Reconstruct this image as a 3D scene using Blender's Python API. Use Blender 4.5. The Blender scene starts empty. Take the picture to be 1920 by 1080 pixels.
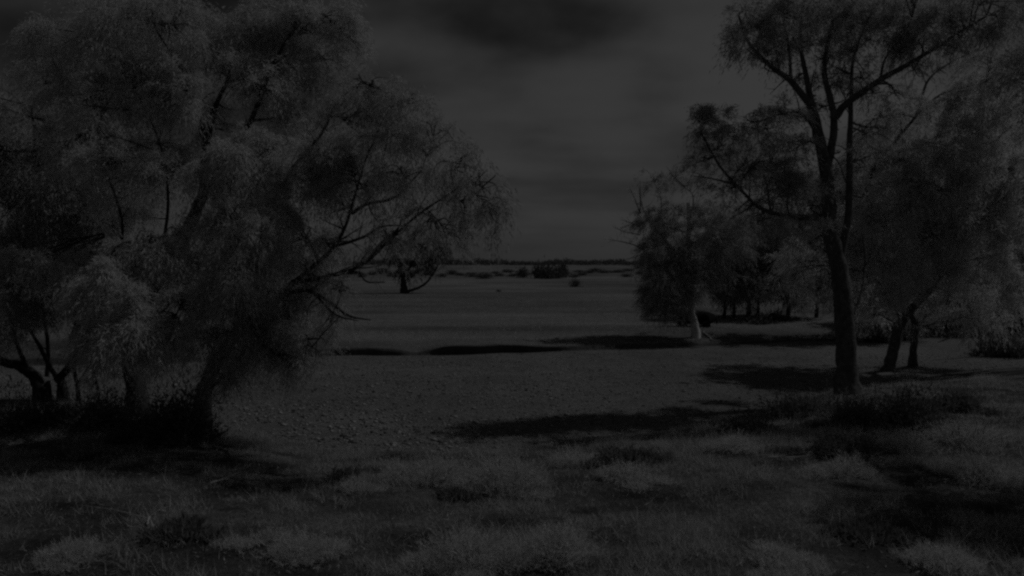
import bpy, math
import numpy as np
from mathutils import Vector, Matrix

rng = np.random.default_rng(11)
scene = bpy.context.scene
col = scene.collection
R = math.radians

# ------------------------------------------------------------------ camera
FPX = 1400.0                      # focal length in pixels of the 1920 px wide photograph
CAM_H = 3.5
PITCH = math.atan((540 - 492) / FPX)
cam_d = bpy.data.cameras.new('camera')
cam = bpy.data.objects.new('camera', cam_d)
col.objects.link(cam)
cam.location = (0, 0, CAM_H)
cam.rotation_euler = (math.pi / 2 - PITCH, 0, 0)
cam_d.sensor_width = 36.0
cam_d.lens = 36.0 * FPX / 1920.0
cam_d.clip_start = 0.1
cam_d.clip_end = 9000
scene.camera = cam

# ------------------------------------------------------------------ moonlight (sun lamp) and night sky
MOON_EL, MOON_AZ = R(54), R(75)   # azimuth measured to the right of the view direction (+Y)
to_moon = Vector((math.sin(MOON_AZ) * math.cos(MOON_EL), math.cos(MOON_AZ) * math.cos(MOON_EL), math.sin(MOON_EL)))
ld = bpy.data.lights.new('moon', 'SUN')
ld.energy = 0.40
ld.angle = R(0.53)
ld.color = (1, 1, 1)
lo = bpy.data.objects.new('moon', ld)
col.objects.link(lo)
lo.rotation_euler = to_moon.to_track_quat('Z', 'Y').to_euler()
lo.location = (40, 40, 60)

world = bpy.data.worlds.new('World')
scene.world = world
world.use_nodes = True
wn, wl = world.node_tree.nodes, world.node_tree.links
wn.clear()
sky = wn.new('ShaderNodeTexSky')
sky.sky_type = 'NISHITA'
sky.sun_disc = False
sky.sun_elevation = MOON_EL
sky.sun_rotation = MOON_AZ
sky.dust_density = 2.0
bw = wn.new('ShaderNodeRGBToBW')
wl.new(sky.outputs[0], bw.inputs[0])
tc = wn.new('ShaderNodeTexCoord')
sep = wn.new('ShaderNodeSeparateXYZ')
wl.new(tc.outputs['Generated'], sep.inputs[0])
def wmath(op, a, b=None, c=None):
    n = wn.new('ShaderNodeMath'); n.operation = op
    for i, v in enumerate((a, b, c)):
        if v is None: continue
        if isinstance(v, (int, float)): n.inputs[i].default_value = v
        else: wl.new(v, n.inputs[i])
    return n.outputs[0]
zz = wmath('ADD', wmath('MAXIMUM', sep.outputs['Z'], 0.0), 0.16)
u = wmath('DIVIDE', sep.outputs['X'], zz)
v = wmath('DIVIDE', sep.outputs['Y'], zz)
comb = wn.new('ShaderNodeCombineXYZ')
wl.new(u, comb.inputs[0]); wl.new(v, comb.inputs[1])
zz2 = wmath('ADD', wmath('MAXIMUM', sep.outputs['Z'], 0.0), 0.55)
comb2 = wn.new('ShaderNodeCombineXYZ')
wl.new(wmath('DIVIDE', sep.outputs['X'], zz2), comb2.inputs[0]); wl.new(wmath('DIVIDE', sep.outputs['Y'], zz2), comb2.inputs[1])
def cloud(scale, sx, sy, rot, off, detail, sheet=None):
    mp = wn.new('ShaderNodeMapping')
    mp.inputs['Scale'].default_value = (sx, sy, 1)
    mp.inputs['Rotation'].default_value = (0, 0, R(rot))
    mp.inputs['Location'].default_value = (off[0], off[1], off[2])
    wl.new((sheet or comb).outputs[0], mp.inputs[0])
    nz = wn.new('ShaderNodeTexNoise')
    nz.inputs['Scale'].default_value = scale
    nz.inputs['Detail'].default_value = detail
    nz.inputs['Roughness'].default_value = 0.45
    wl.new(mp.outputs[0], nz.inputs['Vector'])
    return nz.outputs[0]
SKY_OFF1, SKY_OFF2 = (-18.21962, 18.97560, -19.59992), (-12.16009, 9.84635, 3.79999)
n1 = cloud(0.8, 1.0, 1.0, 12, SKY_OFF1, 1.5)
n2 = cloud(2.0, 0.8, 1.3, -14, SKY_OFF2, 2.0)
n3 = cloud(6.5, 0.8, 1.0, -20, (4.4, 1.9, 6.1), 4.0, comb2)
cl = wmath('ADD', wmath('ADD', wmath('MULTIPLY', n1, 0.48), wmath('MULTIPLY', n2, 0.28)), wmath('MULTIPLY', n3, 0.24))
mr = wn.new('ShaderNodeMapRange')
mr.interpolation_type = 'SMOOTHSTEP'
mr.inputs['From Min'].default_value = 0.385
mr.inputs['From Max'].default_value = 0.60
mr.inputs['To Min'].default_value = 0.16
mr.inputs['To Max'].default_value = 1.15
wl.new(cl, mr.inputs['Value'])
# thin moonlit cloud keeps the sky nearly even; the clear gaps are darker
air = wmath('MULTIPLY', wmath('SUBTRACT', 1.0, wmath('MINIMUM', wmath('DIVIDE', wmath('MAXIMUM', sep.outputs['Z'], 0.0), 0.26), 1.0)), 0.88)
cf = wmath('ADD', wmath('MULTIPLY', mr.outputs[0], wmath('SUBTRACT', 1.0, air)), wmath('MULTIPLY', air, 1.0))
even = wmath('ADD', wmath('MULTIPLY', bw.outputs[0], 0.25), 1.55)
lum = wmath('MULTIPLY', even, cf)
bg = wn.new('ShaderNodeBackground')
bg.inputs['Strength'].default_value = 0.0130
wl.new(lum, bg.inputs['Color'])
wo = wn.new('ShaderNodeOutputWorld')
wl.new(bg.outputs[0], wo.inputs['Surface'])

scene.view_settings.view_transform = 'Standard'
scene.view_settings.look = 'None'
scene.view_settings.exposure = 0
scene.view_settings.gamma = 1
scene.view_settings.use_curve_mapping = False
scene.render.engine = 'CYCLES'
scene.cycles.use_denoising = False
scene.cycles.filter_width = 2.5
scene.cycles.max_bounces = 5
scene.cycles.diffuse_bounces = 3
scene.cycles.transparent_max_bounces = 4

# ------------------------------------------------------------------ helpers
CF = np.array([0, math.cos(PITCH), -math.sin(PITCH)])
CU = np.array([0, math.sin(PITCH), math.cos(PITCH)])
def ray(px, py):
    return CF + np.array([1., 0, 0]) * (px - 960) / FPX + CU * (540 - py) / FPX
def P(px, py, d):
    r = ray(px, py)
    return np.array([0, 0, CAM_H]) + r * (d / r[1])

_perm = np.random.default_rng(3).random((256, 256))
def vnoise(x, y):
    x = np.asarray(x, float); y = np.asarray(y, float)
    xi = np.floor(x).astype(int); yi = np.floor(y).astype(int)
    fx = x - xi; fy = y - yi
    fx = fx * fx * (3 - 2 * fx); fy = fy * fy * (3 - 2 * fy)
    g = lambda a, b: _perm[a & 255, b & 255]
    return (g(xi, yi) * (1 - fx) + g(xi + 1, yi) * fx) * (1 - fy) + (g(xi, yi + 1) * (1 - fx) + g(xi + 1, yi + 1) * fx) * fy
def fbm(x, y, o=4):
    s = 0; a = .5; t = 0
    for k in range(o):
        s = s + a * vnoise(x * 2 ** k + 17.3 * k, y * 2 ** k + 5.1 * k); t += a; a *= .5
    return s / t
def sstep(a, b, v):
    t = np.clip((v - a) / (b - a), 0, 1)
    return t * t * (3 - 2 * t)

FAR_X = [-60, -22, -14, -10.5, -8.4, -4.2, 2.2, 9.6, 15.2, 22, 30, 60]
FAR_Y = [27, 29.5, 30.3, 31.2, 32.8, 33.0, 34.4, 36.4, 39.0, 40.5, 41.0, 42]
NEAR_X = [-60, -22, -15, -10, -7, -3.9, -.7, .6, 4.4, 8.2, 10, 14.8, 22, 60]
NEAR_Y = [24, 23.5, 22.5, 20.2, 17.8, 16.3, 15.8, 15.9, 18.0, 21.5, 23.0, 26.0, 30, 32]
def far_edge(x):
    return np.interp(x, FAR_X, FAR_Y) + 0.9 * (fbm(x * .45 + 3, x * 0 + 1.7, 3) - .5)
def near_edge(x):
    return np.interp(x, NEAR_X, NEAR_Y) + 1.6 * (fbm(x * .3 + 9, x * 0 + 4.2, 3) - .5)
def height(x, y):
    x = np.asarray(x, float); y = np.asarray(y, float)
    ne, fe = near_edge(x), far_edge(x)
    near_top = 0.10 * (fbm(x * .5, y * .5, 4) - .5) * 2 + 0.05 * (fbm(x * 2.2, y * 2.2, 3) - .5)
    ledge = 0.10 * sstep(ne - .35, ne + .15, y) + 0.50 * sstep(ne - 4.5, ne + .6, y)
    bed = -0.62 + 0.05 * (fbm(x * .35, y * .35, 3) - .5)
    wn_ = sstep(ne - .3, ne + 1.2, y)
    z = (near_top - ledge) * (1 - wn_) + bed * wn_
    hm = np.interp(x, [-60, -12, -9, -6.5, -4.9, -4.3, -3.8, -2.8, -.5, 2, 5, 12, 60], [.5, .5, .55, .8, .5, .12, .5, 1, .9, .5, .4, .4, .3]) * (.85 + .3 * fbm(x * .7 + 11, x * 0 + 2.5, 3))
    far = -0.20 - .40 * (1 - np.minimum(hm, 1)) * (1 - sstep(0, 4.5, y - fe)) + 0.16 * sstep(0, 9, y - fe) + 0.05 * (fbm(x * .4, y * .4, 3) - .5) * sstep(0, 3, y - fe)
    bump = 0.05 * (fbm(x * .9 + 40, y * .9, 2) - .3) * (1 - sstep(0, 6, y - fe))
    # the cut is steepest in the middle of the far bank, a gentler slope on the right
    w = np.interp(x, [-60, -12, -9, -4.3, -3.9, 3, 9, 14, 60], [.5, .3, .2, .3, .2, .2, .6, 1.4, 3.0])
    wf = sstep(fe, fe + w, y)
    z = z * (1 - wf) + (far + bump) * wf
    z = np.where(y > 60, z * (1 - sstep(60, 90, y)) + (-0.04 + 0.25 * (fbm(x * .02, y * .02, 2) - .5)) * sstep(60, 90, y), z)
    return z
def hz(x, y): return float(height(np.array([x]), np.array([y]))[0])
def ground(px, py):
    r = ray(px, py); lo_, hi_ = 3.0, 2500.0
    o = np.array([0, 0, CAM_H])
    t = np.concatenate([np.arange(4, 60, .05), np.geomspace(60, 2500, 600)]) / r[1]
    pts = o + t[:, None] * r
    below = pts[:, 2] < height(pts[:, 0], pts[:, 1])
    i = int(np.argmax(below)) if below.any() else len(t) - 1
    p = pts[i]; p[2] = hz(p[0], p[1])
    return p

def mesh_obj(name, verts, faces, mat=None, parent=None, smooth=False, n=3):
    """one mesh object from numpy arrays; faces is an (m, n) array or a list of tuples"""
    me = bpy.data.meshes.new(name)
    verts = np.asarray(verts, np.float32)
    if isinstance(faces, np.ndarray):
        m, n = faces.shape
        me.vertices.add(len(verts)); me.vertices.foreach_set('co', verts.ravel())
        me.loops.add(m * n); me.loops.foreach_set('vertex_index', faces.astype(np.int32).ravel())
        me.polygons.add(m)
        me.polygons.foreach_set('loop_start', np.arange(0, m * n, n, dtype=np.int32))
        me.polygons.foreach_set('loop_total', np.full(m, n, np.int32))
        if smooth: me.polygons.foreach_set('use_smooth', np.ones(m, bool))
        me.update(calc_edges=True)
    else:
        me.from_pydata([tuple(v) for v in verts], [], faces); me.update()
    if mat: me.materials.append(mat)
    o = bpy.data.objects.new(name, me)
    col.objects.link(o)
    if parent is not None: o.parent = parent
    return o
def tag(o, label=None, cat=None, group=None, kind=None):
    if label: o['label'] = label
    if cat: o['category'] = cat
    if group: o['group'] = group
    if kind: o['kind'] = kind
    return o
def empty(name, loc=(0, 0, 0)):
    o = bpy.data.objects.new(name, None); col.objects.link(o)
    o.location = loc; o.empty_display_size = .3
    return o

# ------------------------------------------------------------------ materials (the camera sees in greys)
def new_mat(name):
    m = bpy.data.materials.new(name); m.use_nodes = True
    nt = m.node_tree; nt.nodes.clear()
    out = nt.nodes.new('ShaderNodeOutputMaterial')
    return m, nt, out
def leaf_mat(name, base, trans=0.35, var=0.18):
    m, nt, out = new_mat(name)
    g = nt.nodes.new('ShaderNodeNewGeometry')
    mr = nt.nodes.new('ShaderNodeMapRange')
    mr.inputs['To Min'].default_value = base * (1 - var); mr.inputs['To Max'].default_value = base * (1 + var)
    nt.links.new(g.outputs['Random Per Island'], mr.inputs['Value'])
    d = nt.nodes.new('ShaderNodeBsdfDiffuse'); t = nt.nodes.new('ShaderNodeBsdfTranslucent')
    nt.links.new(mr.outputs[0], d.inputs['Color']); nt.links.new(mr.outputs[0], t.inputs['Color'])
    mx = nt.nodes.new('ShaderNodeMixShader'); mx.inputs[0].default_value = trans
    nt.links.new(d.outputs[0], mx.inputs[1]); nt.links.new(t.outputs[0], mx.inputs[2])
    nt.links.new(mx.outputs[0], out.inputs['Surface'])
    return m
def rough_mat(name, base, var, scale, bump=0.4, bscale=None, rough=.95, detail=5, attr=None):
    m, nt, out = new_mat(name)
    b = nt.nodes.new('ShaderNodeBsdfPrincipled')
    b.inputs['Roughness'].default_value = rough
    b.inputs['Specular IOR Level'].default_value = 0.15
    tc_ = nt.nodes.new('ShaderNodeTexCoord')
    nz = nt.nodes.new('ShaderNodeTexNoise')
    nz.inputs['Scale'].default_value = scale; nz.inputs['Detail'].default_value = detail
    nt.links.new(tc_.outputs['Object'], nz.inputs['Vector'])
    mr = nt.nodes.new('ShaderNodeMapRange')
    mr.inputs['From Min'].default_value = .3; mr.inputs['From Max'].default_value = .7
    mr.inputs['To Min'].default_value = base * (1 - var); mr.inputs['To Max'].default_value = base * (1 + var)
    nt.links.new(nz.outputs[0], mr.inputs['Value'])
    nt.links.new(mr.outputs[0], b.inputs['Base Color'])
    n2_ = nt.nodes.new('ShaderNodeTexNoise')
    n2_.inputs['Scale'].default_value = bscale or scale * 3; n2_.inputs['Detail'].default_value = 4
    nt.links.new(tc_.outputs['Object'], n2_.inputs['Vector'])
    bp = nt.nodes.new('ShaderNodeBump'); bp.inputs['Strength'].default_value = bump; bp.inputs['Distance'].default_value = .03
    nt.links.new(n2_.outputs[0], bp.inputs['Height'])
    nt.links.new(bp.outputs[0], b.inputs['Normal'])
    nt.links.new(b.outputs[0], out.inputs['Surface'])
    return m
def ground_mat():
    m, nt, out = new_mat('dry_ground')
    N, L = nt.nodes, nt.links
    b = N.new('ShaderNodeBsdfPrincipled'); b.inputs['Roughness'].default_value = 1; b.inputs['Specular IOR Level'].default_value = .05
    at = N.new('ShaderNodeAttribute'); at.attribute_name = 'tone'
    tcx = N.new('ShaderNodeTexCoord')
    def noise(s, det, ro=.6):
        n = N.new('ShaderNodeTexNoise'); n.inputs['Scale'].default_value = s; n.inputs['Detail'].default_value = det
        n.inputs['Roughness'].default_value = ro
        L.new(tcx.outputs['Object'], n.inputs['Vector']); return n.outputs[0]
    def ma(op, a, b_):
        n = N.new('ShaderNodeMath'); n.operation = op
        for i, q in enumerate((a, b_)):
            if isinstance(q, (int, float)): n.inputs[i].default_value = q
            else: L.new(q, n.inputs[i])
        return n.outputs[0]
    fine = noise(7, 7, .8); mid = noise(.9, 5); big = noise(.07, 4)
    f = ma('ADD', ma('MULTIPLY', fine, 2.5), ma('ADD', ma('MULTIPLY', mid, .7), ma('MULTIPLY', big, .7)))
    f = ma('ADD', f, -.95)
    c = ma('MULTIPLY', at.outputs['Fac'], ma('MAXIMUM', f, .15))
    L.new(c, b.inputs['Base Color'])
    bp = N.new('ShaderNodeBump'); bp.inputs['Strength'].default_value = .9; bp.inputs['Distance'].default_value = .09
    L.new(ma('ADD', noise(4, 7, .8), ma('MULTIPLY', noise(15, 4, .7), .5)), bp.inputs['Height']); L.new(bp.outputs[0], b.inputs['Normal'])
    L.new(b.outputs[0], out.inputs['Surface'])
    return m
M_ground = ground_mat()
M_bark = rough_mat('bark', .13, .45, 6, .7, 18)
M_bark_dark = rough_mat('dark_bark', .055, .4, 6, .7, 18)
M_bark_pale = rough_mat('pale_smooth_bark', .68, .25, 3, .2, 10)
M_dead = rough_mat('dead_wood', .12, .35, 8, .4, 25)
M_stick = rough_mat('weathered_stick', .40, .3, 8, .4, 25)
M_leaf_l = leaf_mat('silvery_leaf', .60, .5)
M_leaf_l2 = leaf_mat('silvery_leaf_dim', .54, .5)
M_leaf_r = leaf_mat('gum_leaf', .50, .5)
M_leaf_r2 = leaf_mat('grey_gum_leaf', .68, .5)
M_leaf_m = leaf_mat('dark_gum_leaf', .42, .5)
M_leaf_far = leaf_mat('scrub_leaf', .12, .3)
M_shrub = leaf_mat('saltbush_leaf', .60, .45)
M_shrub_shade = leaf_mat('shade_toned_shrub_leaf', .18, .4)  # shrub leaf darkened, the shade under the trees put into its colour
M_grass = leaf_mat('dry_grass_blade', .52, .45, .35)
M_tussock = leaf_mat('tussock_blade', .46, .45, .6)
M_litter = leaf_mat('leaf_litter', .22, .1, .8)
M_clod = leaf_mat('clay_clod', .25, 0.0, .8)
M_hide = rough_mat('black_hide', .012, .3, 4, .2, 12)

# ------------------------------------------------------------------ ground sheet
def graded(a, b, step, grow, lim_lo, lim_hi):
    mid = list(np.arange(a, b + 1e-6, step))
    s = step; p = b; hi = []
    while p < lim_hi: s *= grow; p += s; hi.append(p)
    s = step; p = a; lo_ = []
    while p > lim_lo: s *= grow; p -= s; lo_.append(p)
    return np.array(lo_[::-1] + mid + hi)
gx = graded(-19, 26, .22, 1.12, -5000, 5000)
gy = graded(6.5, 44, .19, 1.10, -120, 6000)
gy = np.unique(np.concatenate([gy[(gy < 33.9) | (gy > 35.3)], 34 + np.array([-.1, 0, .05, .1, .15, .2, .25, .32, .4, .5, .62, .75, .9, 1.05, 1.2])]))
X, Y = np.meshgrid(gx, gy)
Y = Y + (far_edge(X) - 34) * sstep(20, 33, Y) * (1 - sstep(36, 75, Y))
Z = height(X, Y)
nx_, ny_ = len(gx), len(gy)
fe0 = far_edge(X)
lipm = np.interp(X, [-9.6, -8.8, -5.0, -4.4, -3.7, -3.0, 1.6, 3.2], [0, .35, .45, 0.0, .1, 1, .7, 0]) * (.75 + .5 * fbm(X * .8 + 2, X * 0 + 6.5, 3))
Y0 = Y
Y = Y - .42 * lipm * sstep(fe0, fe0 + .2, Y) * (1 - sstep(fe0 + .25, fe0 + 1.9, Y))
idx = np.arange(nx_ * ny_).reshape(ny_, nx_)
quads = np.stack([idx[:-1, :-1], idx[:-1, 1:], idx[1:, 1:], idx[1:, :-1]], -1).reshape(-1, 4)
g_o = mesh_obj('ground', np.stack([X, Y, Z], -1).reshape(-1, 3), quads, M_ground, smooth=True)
tag(g_o, kind='structure')
Y = Y0
ne, fe = near_edge(X), far_edge(X)
inbed = sstep(ne - .6, ne + .8, Y) * (1 - sstep(fe - .1, fe + .3, Y))
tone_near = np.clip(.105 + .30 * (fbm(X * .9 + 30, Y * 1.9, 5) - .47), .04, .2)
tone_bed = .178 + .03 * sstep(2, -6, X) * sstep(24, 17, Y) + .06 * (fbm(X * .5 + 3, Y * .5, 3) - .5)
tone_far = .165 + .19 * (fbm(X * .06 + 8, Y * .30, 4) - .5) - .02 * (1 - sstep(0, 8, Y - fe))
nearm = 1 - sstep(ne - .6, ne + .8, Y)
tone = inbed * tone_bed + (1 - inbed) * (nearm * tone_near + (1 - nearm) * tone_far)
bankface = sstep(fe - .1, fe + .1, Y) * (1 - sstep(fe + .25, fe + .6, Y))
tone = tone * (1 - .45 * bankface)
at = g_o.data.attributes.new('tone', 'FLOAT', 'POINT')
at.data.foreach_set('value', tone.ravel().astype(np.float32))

# ------------------------------------------------------------------ wood and leaves
def catmull(pts, rad, sub=5):
    pts = np.asarray(pts, float); rad = np.asarray(rad, float)
    if len(pts) < 3: sub = max(sub, 4)
    p = np.vstack([2 * pts[0] - pts[1], pts, 2 * pts[-1] - pts[-2]])
    o, r = [], []
    for i in range(len(pts) - 1):
        a, b, c, d = p[i:i + 4]
        for k in range(sub):
            t = k / sub
            o.append(.5 * (2 * b + (c - a) * t + (2 * a - 5 * b + 4 * c - d) * t * t + (3 * b - a - 3 * c + d) * t ** 3))
            r.append(rad[i] * (1 - t) + rad[i + 1] * t)
    o.append(pts[-1]); r.append(rad[-1])
    return np.array(o), np.array(r)
def tube(pts, rad, sides=8, base=0, lump=0.0):
    pts = np.asarray(pts); n = len(pts)
    tan = np.gradient(pts, axis=0); tan /= np.linalg.norm(tan, axis=1)[:, None] + 1e-9
    ref = np.array([0.3, 1, 0.1]); 
    a = np.cross(tan, ref); a /= np.linalg.norm(a, axis=1)[:, None] + 1e-9
    b = np.cross(tan, a)
    th = np.linspace(0, 2 * math.pi, sides, endpoint=False)
    rr = rad[:, None] * (1 + lump * (rng.random((n, sides)) - .5))
    v = pts[:, None, :] + rr[..., None] * (np.cos(th)[None, :, None] * a[:, None, :] + np.sin(th)[None, :, None] * b[:, None, :])
    v = v.reshape(-1, 3)
    i = np.arange(n - 1)[:, None] * sides; j = np.arange(sides)[None, :]; k = (j + 1) % sides
    q = np.stack([i + j, i + k, i + sides + k, i + sides + j], -1).reshape(-1, 4) + base
    return v, q
def leaf_tris(c, d, length, width):
    """one slim triangle per leaf, hung from c along d"""
    n = len(c)
    d = d / (np.linalg.norm(d, axis=1)[:, None] + 1e-9)
    s = np.cross(d, rng.normal(size=(n, 3))); s /= np.linalg.norm(s, axis=1)[:, None] + 1e-9
    L_ = (length * (0.6 + .8 * rng.random(n)))[:, None]; W = (width * (.7 + .6 * rng.random(n)))[:, None]
    v = np.stack([c - s * W * .5, c + s * W * .5, c + d * L_], 1)
    return v.reshape(-1, 3)
def clump_leaves(c, r, n, leaf=(.12, .028), droop=.8):
    """feathery sprays: long strands of slim leaves fanning out of many twig ends and drooping"""
    r = np.asarray(r, float); R0 = float(r.mean())
    nsub = int(np.clip(18 * R0 ** 1.3 + 6, 7, 44))
    u_ = rng.normal(size=(nsub, 3))
    nrm = np.linalg.norm(u_, axis=1)[:, None]
    u_ = u_ / nrm * np.minimum(nrm * .46, 1.15)
    subs = c + u_ * r
    per = max(1, int(n / nsub)); K = 12
    ns = max(1, per // K)
    wts = .15 + 1.9 * rng.random(nsub) ** 1.4
    cs, ds = [], []
    sway = rng.normal(size=3) * .25 + np.array([-.15, -.05, 0])
    for s_, w_ in zip(subs, wts):
        m = max(1, int(ns * w_))
        ax = (s_ - c) / (r + 1e-6); ax = ax / (np.linalg.norm(ax) + 1e-6)
        d0 = rng.normal(size=(m, 3)) * .62 + ax * .75 + sway; d0[:, 2] += .18
        d0 /= np.linalg.norm(d0, axis=1)[:, None]
        Ls = (.28 + .55 * rng.random(m)) * min(1.0, .40 + .55 * R0)
        t = (np.arange(K) + rng.random((m, K))) / K
        p = s_ + rng.normal(size=(m, 1, 3)) * (.10 * R0) + d0[:, None, :] * (Ls[:, None] * t)[..., None]
        p[..., 2] -= droop * Ls[:, None] * t * t
        p += rng.normal(size=p.shape) * .022 * (1 + R0)
        dd = d0[:, None, :] * 1.0 + rng.normal(size=p.shape) * .45
        dd[..., 2] -= droop * (.3 + 1.6 * t)
        cs.append(p.reshape(-1, 3)); ds.append(dd.reshape(-1, 3))
    cs = np.vstack(cs); ds = np.vstack(ds)
    return leaf_tris(cs, ds, np.full(len(cs), leaf[0]), np.full(len(cs), leaf[1])), subs

def build_tree(name, label, cat, trunk, limbs, clumps, leafm, barkm, group=None, leaf=(.12, .028), dens=1.0,
               droop=.8, dead=(), stems=(), twig_r=.011, lump=.10, side=2.2):
    """trunk/limbs: (points, r0, r1), points are world xyz; clumps: (centre, radii, density)"""
    tp = np.array(trunk[0], float)
    base = tp[0].copy(); base[2] = hz(base[0], base[1])
    root = empty(name, base)
    tag(root, label, cat, group)
    allp, allr = [], []
    def wood(nm, spec, sides, mat, flare=False):
        pts, r0, r1 = spec
        rad = np.linspace(r0, r1, len(pts))
        if flare: rad[0] *= 1.5
        p, r_ = catmull(pts, rad, 6)
        jit = rng.normal(size=p.shape) * (r_ * .06)[:, None]; jit[0] = 0; jit[-1] = 0
        p = p + jit
        allp.append(p); allr.append(r_)
        vv, q = tube(p, r_, sides, 0, lump)
        return mesh_obj(nm, vv - base, q, mat, root, smooth=True)
    tp[0, 2] = base[2] - .25
    wood('trunk', (tp, trunk[1], trunk[2]), 12, barkm, True)
    for s_ in stems:
        sp = np.array(s_[0], float); sp[0, 2] = hz(sp[0, 0], sp[0, 1]) - .2
        wood('trunk', (sp, s_[1], s_[2]), 10, barkm, True)
    for l in limbs: wood('limb', l, 8, barkm)
    for d_ in dead: wood('dead_branch', d_, 5, M_dead)
    P_all = np.vstack(allp); R_all = np.concatenate(allr)
    LV, TV, TQ = [], [], []; tb = 0
    unit = leaf[0] / .10
    for lp, lr in list(zip(allp, allr))[1 + len(stems):]:
        ln = np.linalg.norm(np.diff(lp, axis=0), axis=1).sum()
        for q_ in range(int(ln * side / unit)):
            k = rng.integers(2, max(3, len(lp) - 2)); a = lp[k]; dr = lp[min(k + 1, len(lp) - 1)] - lp[k - 1]
            dr = dr / (np.linalg.norm(dr) + 1e-9) + rng.normal(size=3) * .75 + np.array([0, 0, .15]); dr /= np.linalg.norm(dr)
            L_ = (.25 + .5 * rng.random()) * min(unit, 1.25)
            m1 = a + dr * L_ * .5 + rng.normal(size=3) * .06 * unit; e = m1 + dr * L_ * .45 + rng.normal(size=3) * .12 * unit - np.array([0, 0, .06 * L_])
            b0 = min(lr[k] * .55, .022 * unit)
            pp, rr = catmull([a, m1, e], [b0, b0 * .6, b0 * .2], 4)
            vv, q = tube(pp, rr, 4, tb); TV.append(vv); TQ.append(q); tb += len(vv)
            for z_ in range(2):
                st = pp[rng.integers(3, len(pp))]; e2 = st + (rng.normal(size=3) * .3 + dr * .3) * L_ * .6
                vv, q = tube(np.array([st, (st + e2) / 2 + rng.normal(size=3) * .02, e2]), np.array([b0 * .4, b0 * .3, b0 * .12]), 3, tb); TV.append(vv); TQ.append(q); tb += len(vv)
    for (c, r, de) in clumps:
        r = np.asarray(r, float)
        n = int(8900 * dens * de * (r[0] * r[2] + r[0] * r[1] + r[1] * r[2]) / 3 * (.12 * .028) / (leaf[0] * leaf[1]))
        lv, subs = clump_leaves(np.asarray(c, float), r, max(n, 60), leaf, droop)
        LV.append(lv)
        # a branch reaches from the nearest limb into the clump, twigs go on to each spray
        dd = np.linalg.norm(P_all - c, axis=1) + .9 * np.maximum(0, P_all[:, 2] - c[2] - .1)
        k = int(np.argmin(dd)); a = P_all[k]
        ln = np.linalg.norm(c - a)
        br = min(R_all[k] * .6, .018 + .016 * ln)
        off = rng.normal(size=3) * .12 * ln
        mid = (a + c) / 2 + off; mid[2] += .10 * ln
        p, r_ = catmull([a, mid, np.asarray(c)], [br, br * .75, br * .4], 4)
        vv, q = tube(p, r_, 5, tb); TV.append(vv); TQ.append(q); tb += len(vv)
        for s_ in subs:
            st = p[rng.integers(len(p) // 3, len(p))]
            m_ = (st + s_) / 2 + rng.normal(size=3) * .06 + np.array([0, 0, .05])
            pp, rr = catmull([st, m_, s_], [twig_r * 1.4, twig_r, twig_r * .4], 3)
            vv, q = tube(pp, rr, 3, tb); TV.append(vv); TQ.append(q); tb += len(vv)
    if LV:
        V = np.vstack(LV) - base
        o = mesh_obj('crown', V, np.arange(len(V)).reshape(-1, 3), leafm, root); o['kind'] = 'stuff'
        o = mesh_obj('twigs', np.vstack(TV) - base, np.vstack(TQ), barkm, root); o['kind'] = 'stuff'
    return root

def C(px, py, rx, ry, d, de=1.0, rz=None):
    s = d / FPX
    return (P(px, py, d), (rx * s, (rz or (rx + ry) / 2 * 1.1) * s, ry * s), de)
def W(pts, r0, r1):
    return ([P(*p) for p in pts], r0, r1)

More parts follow.
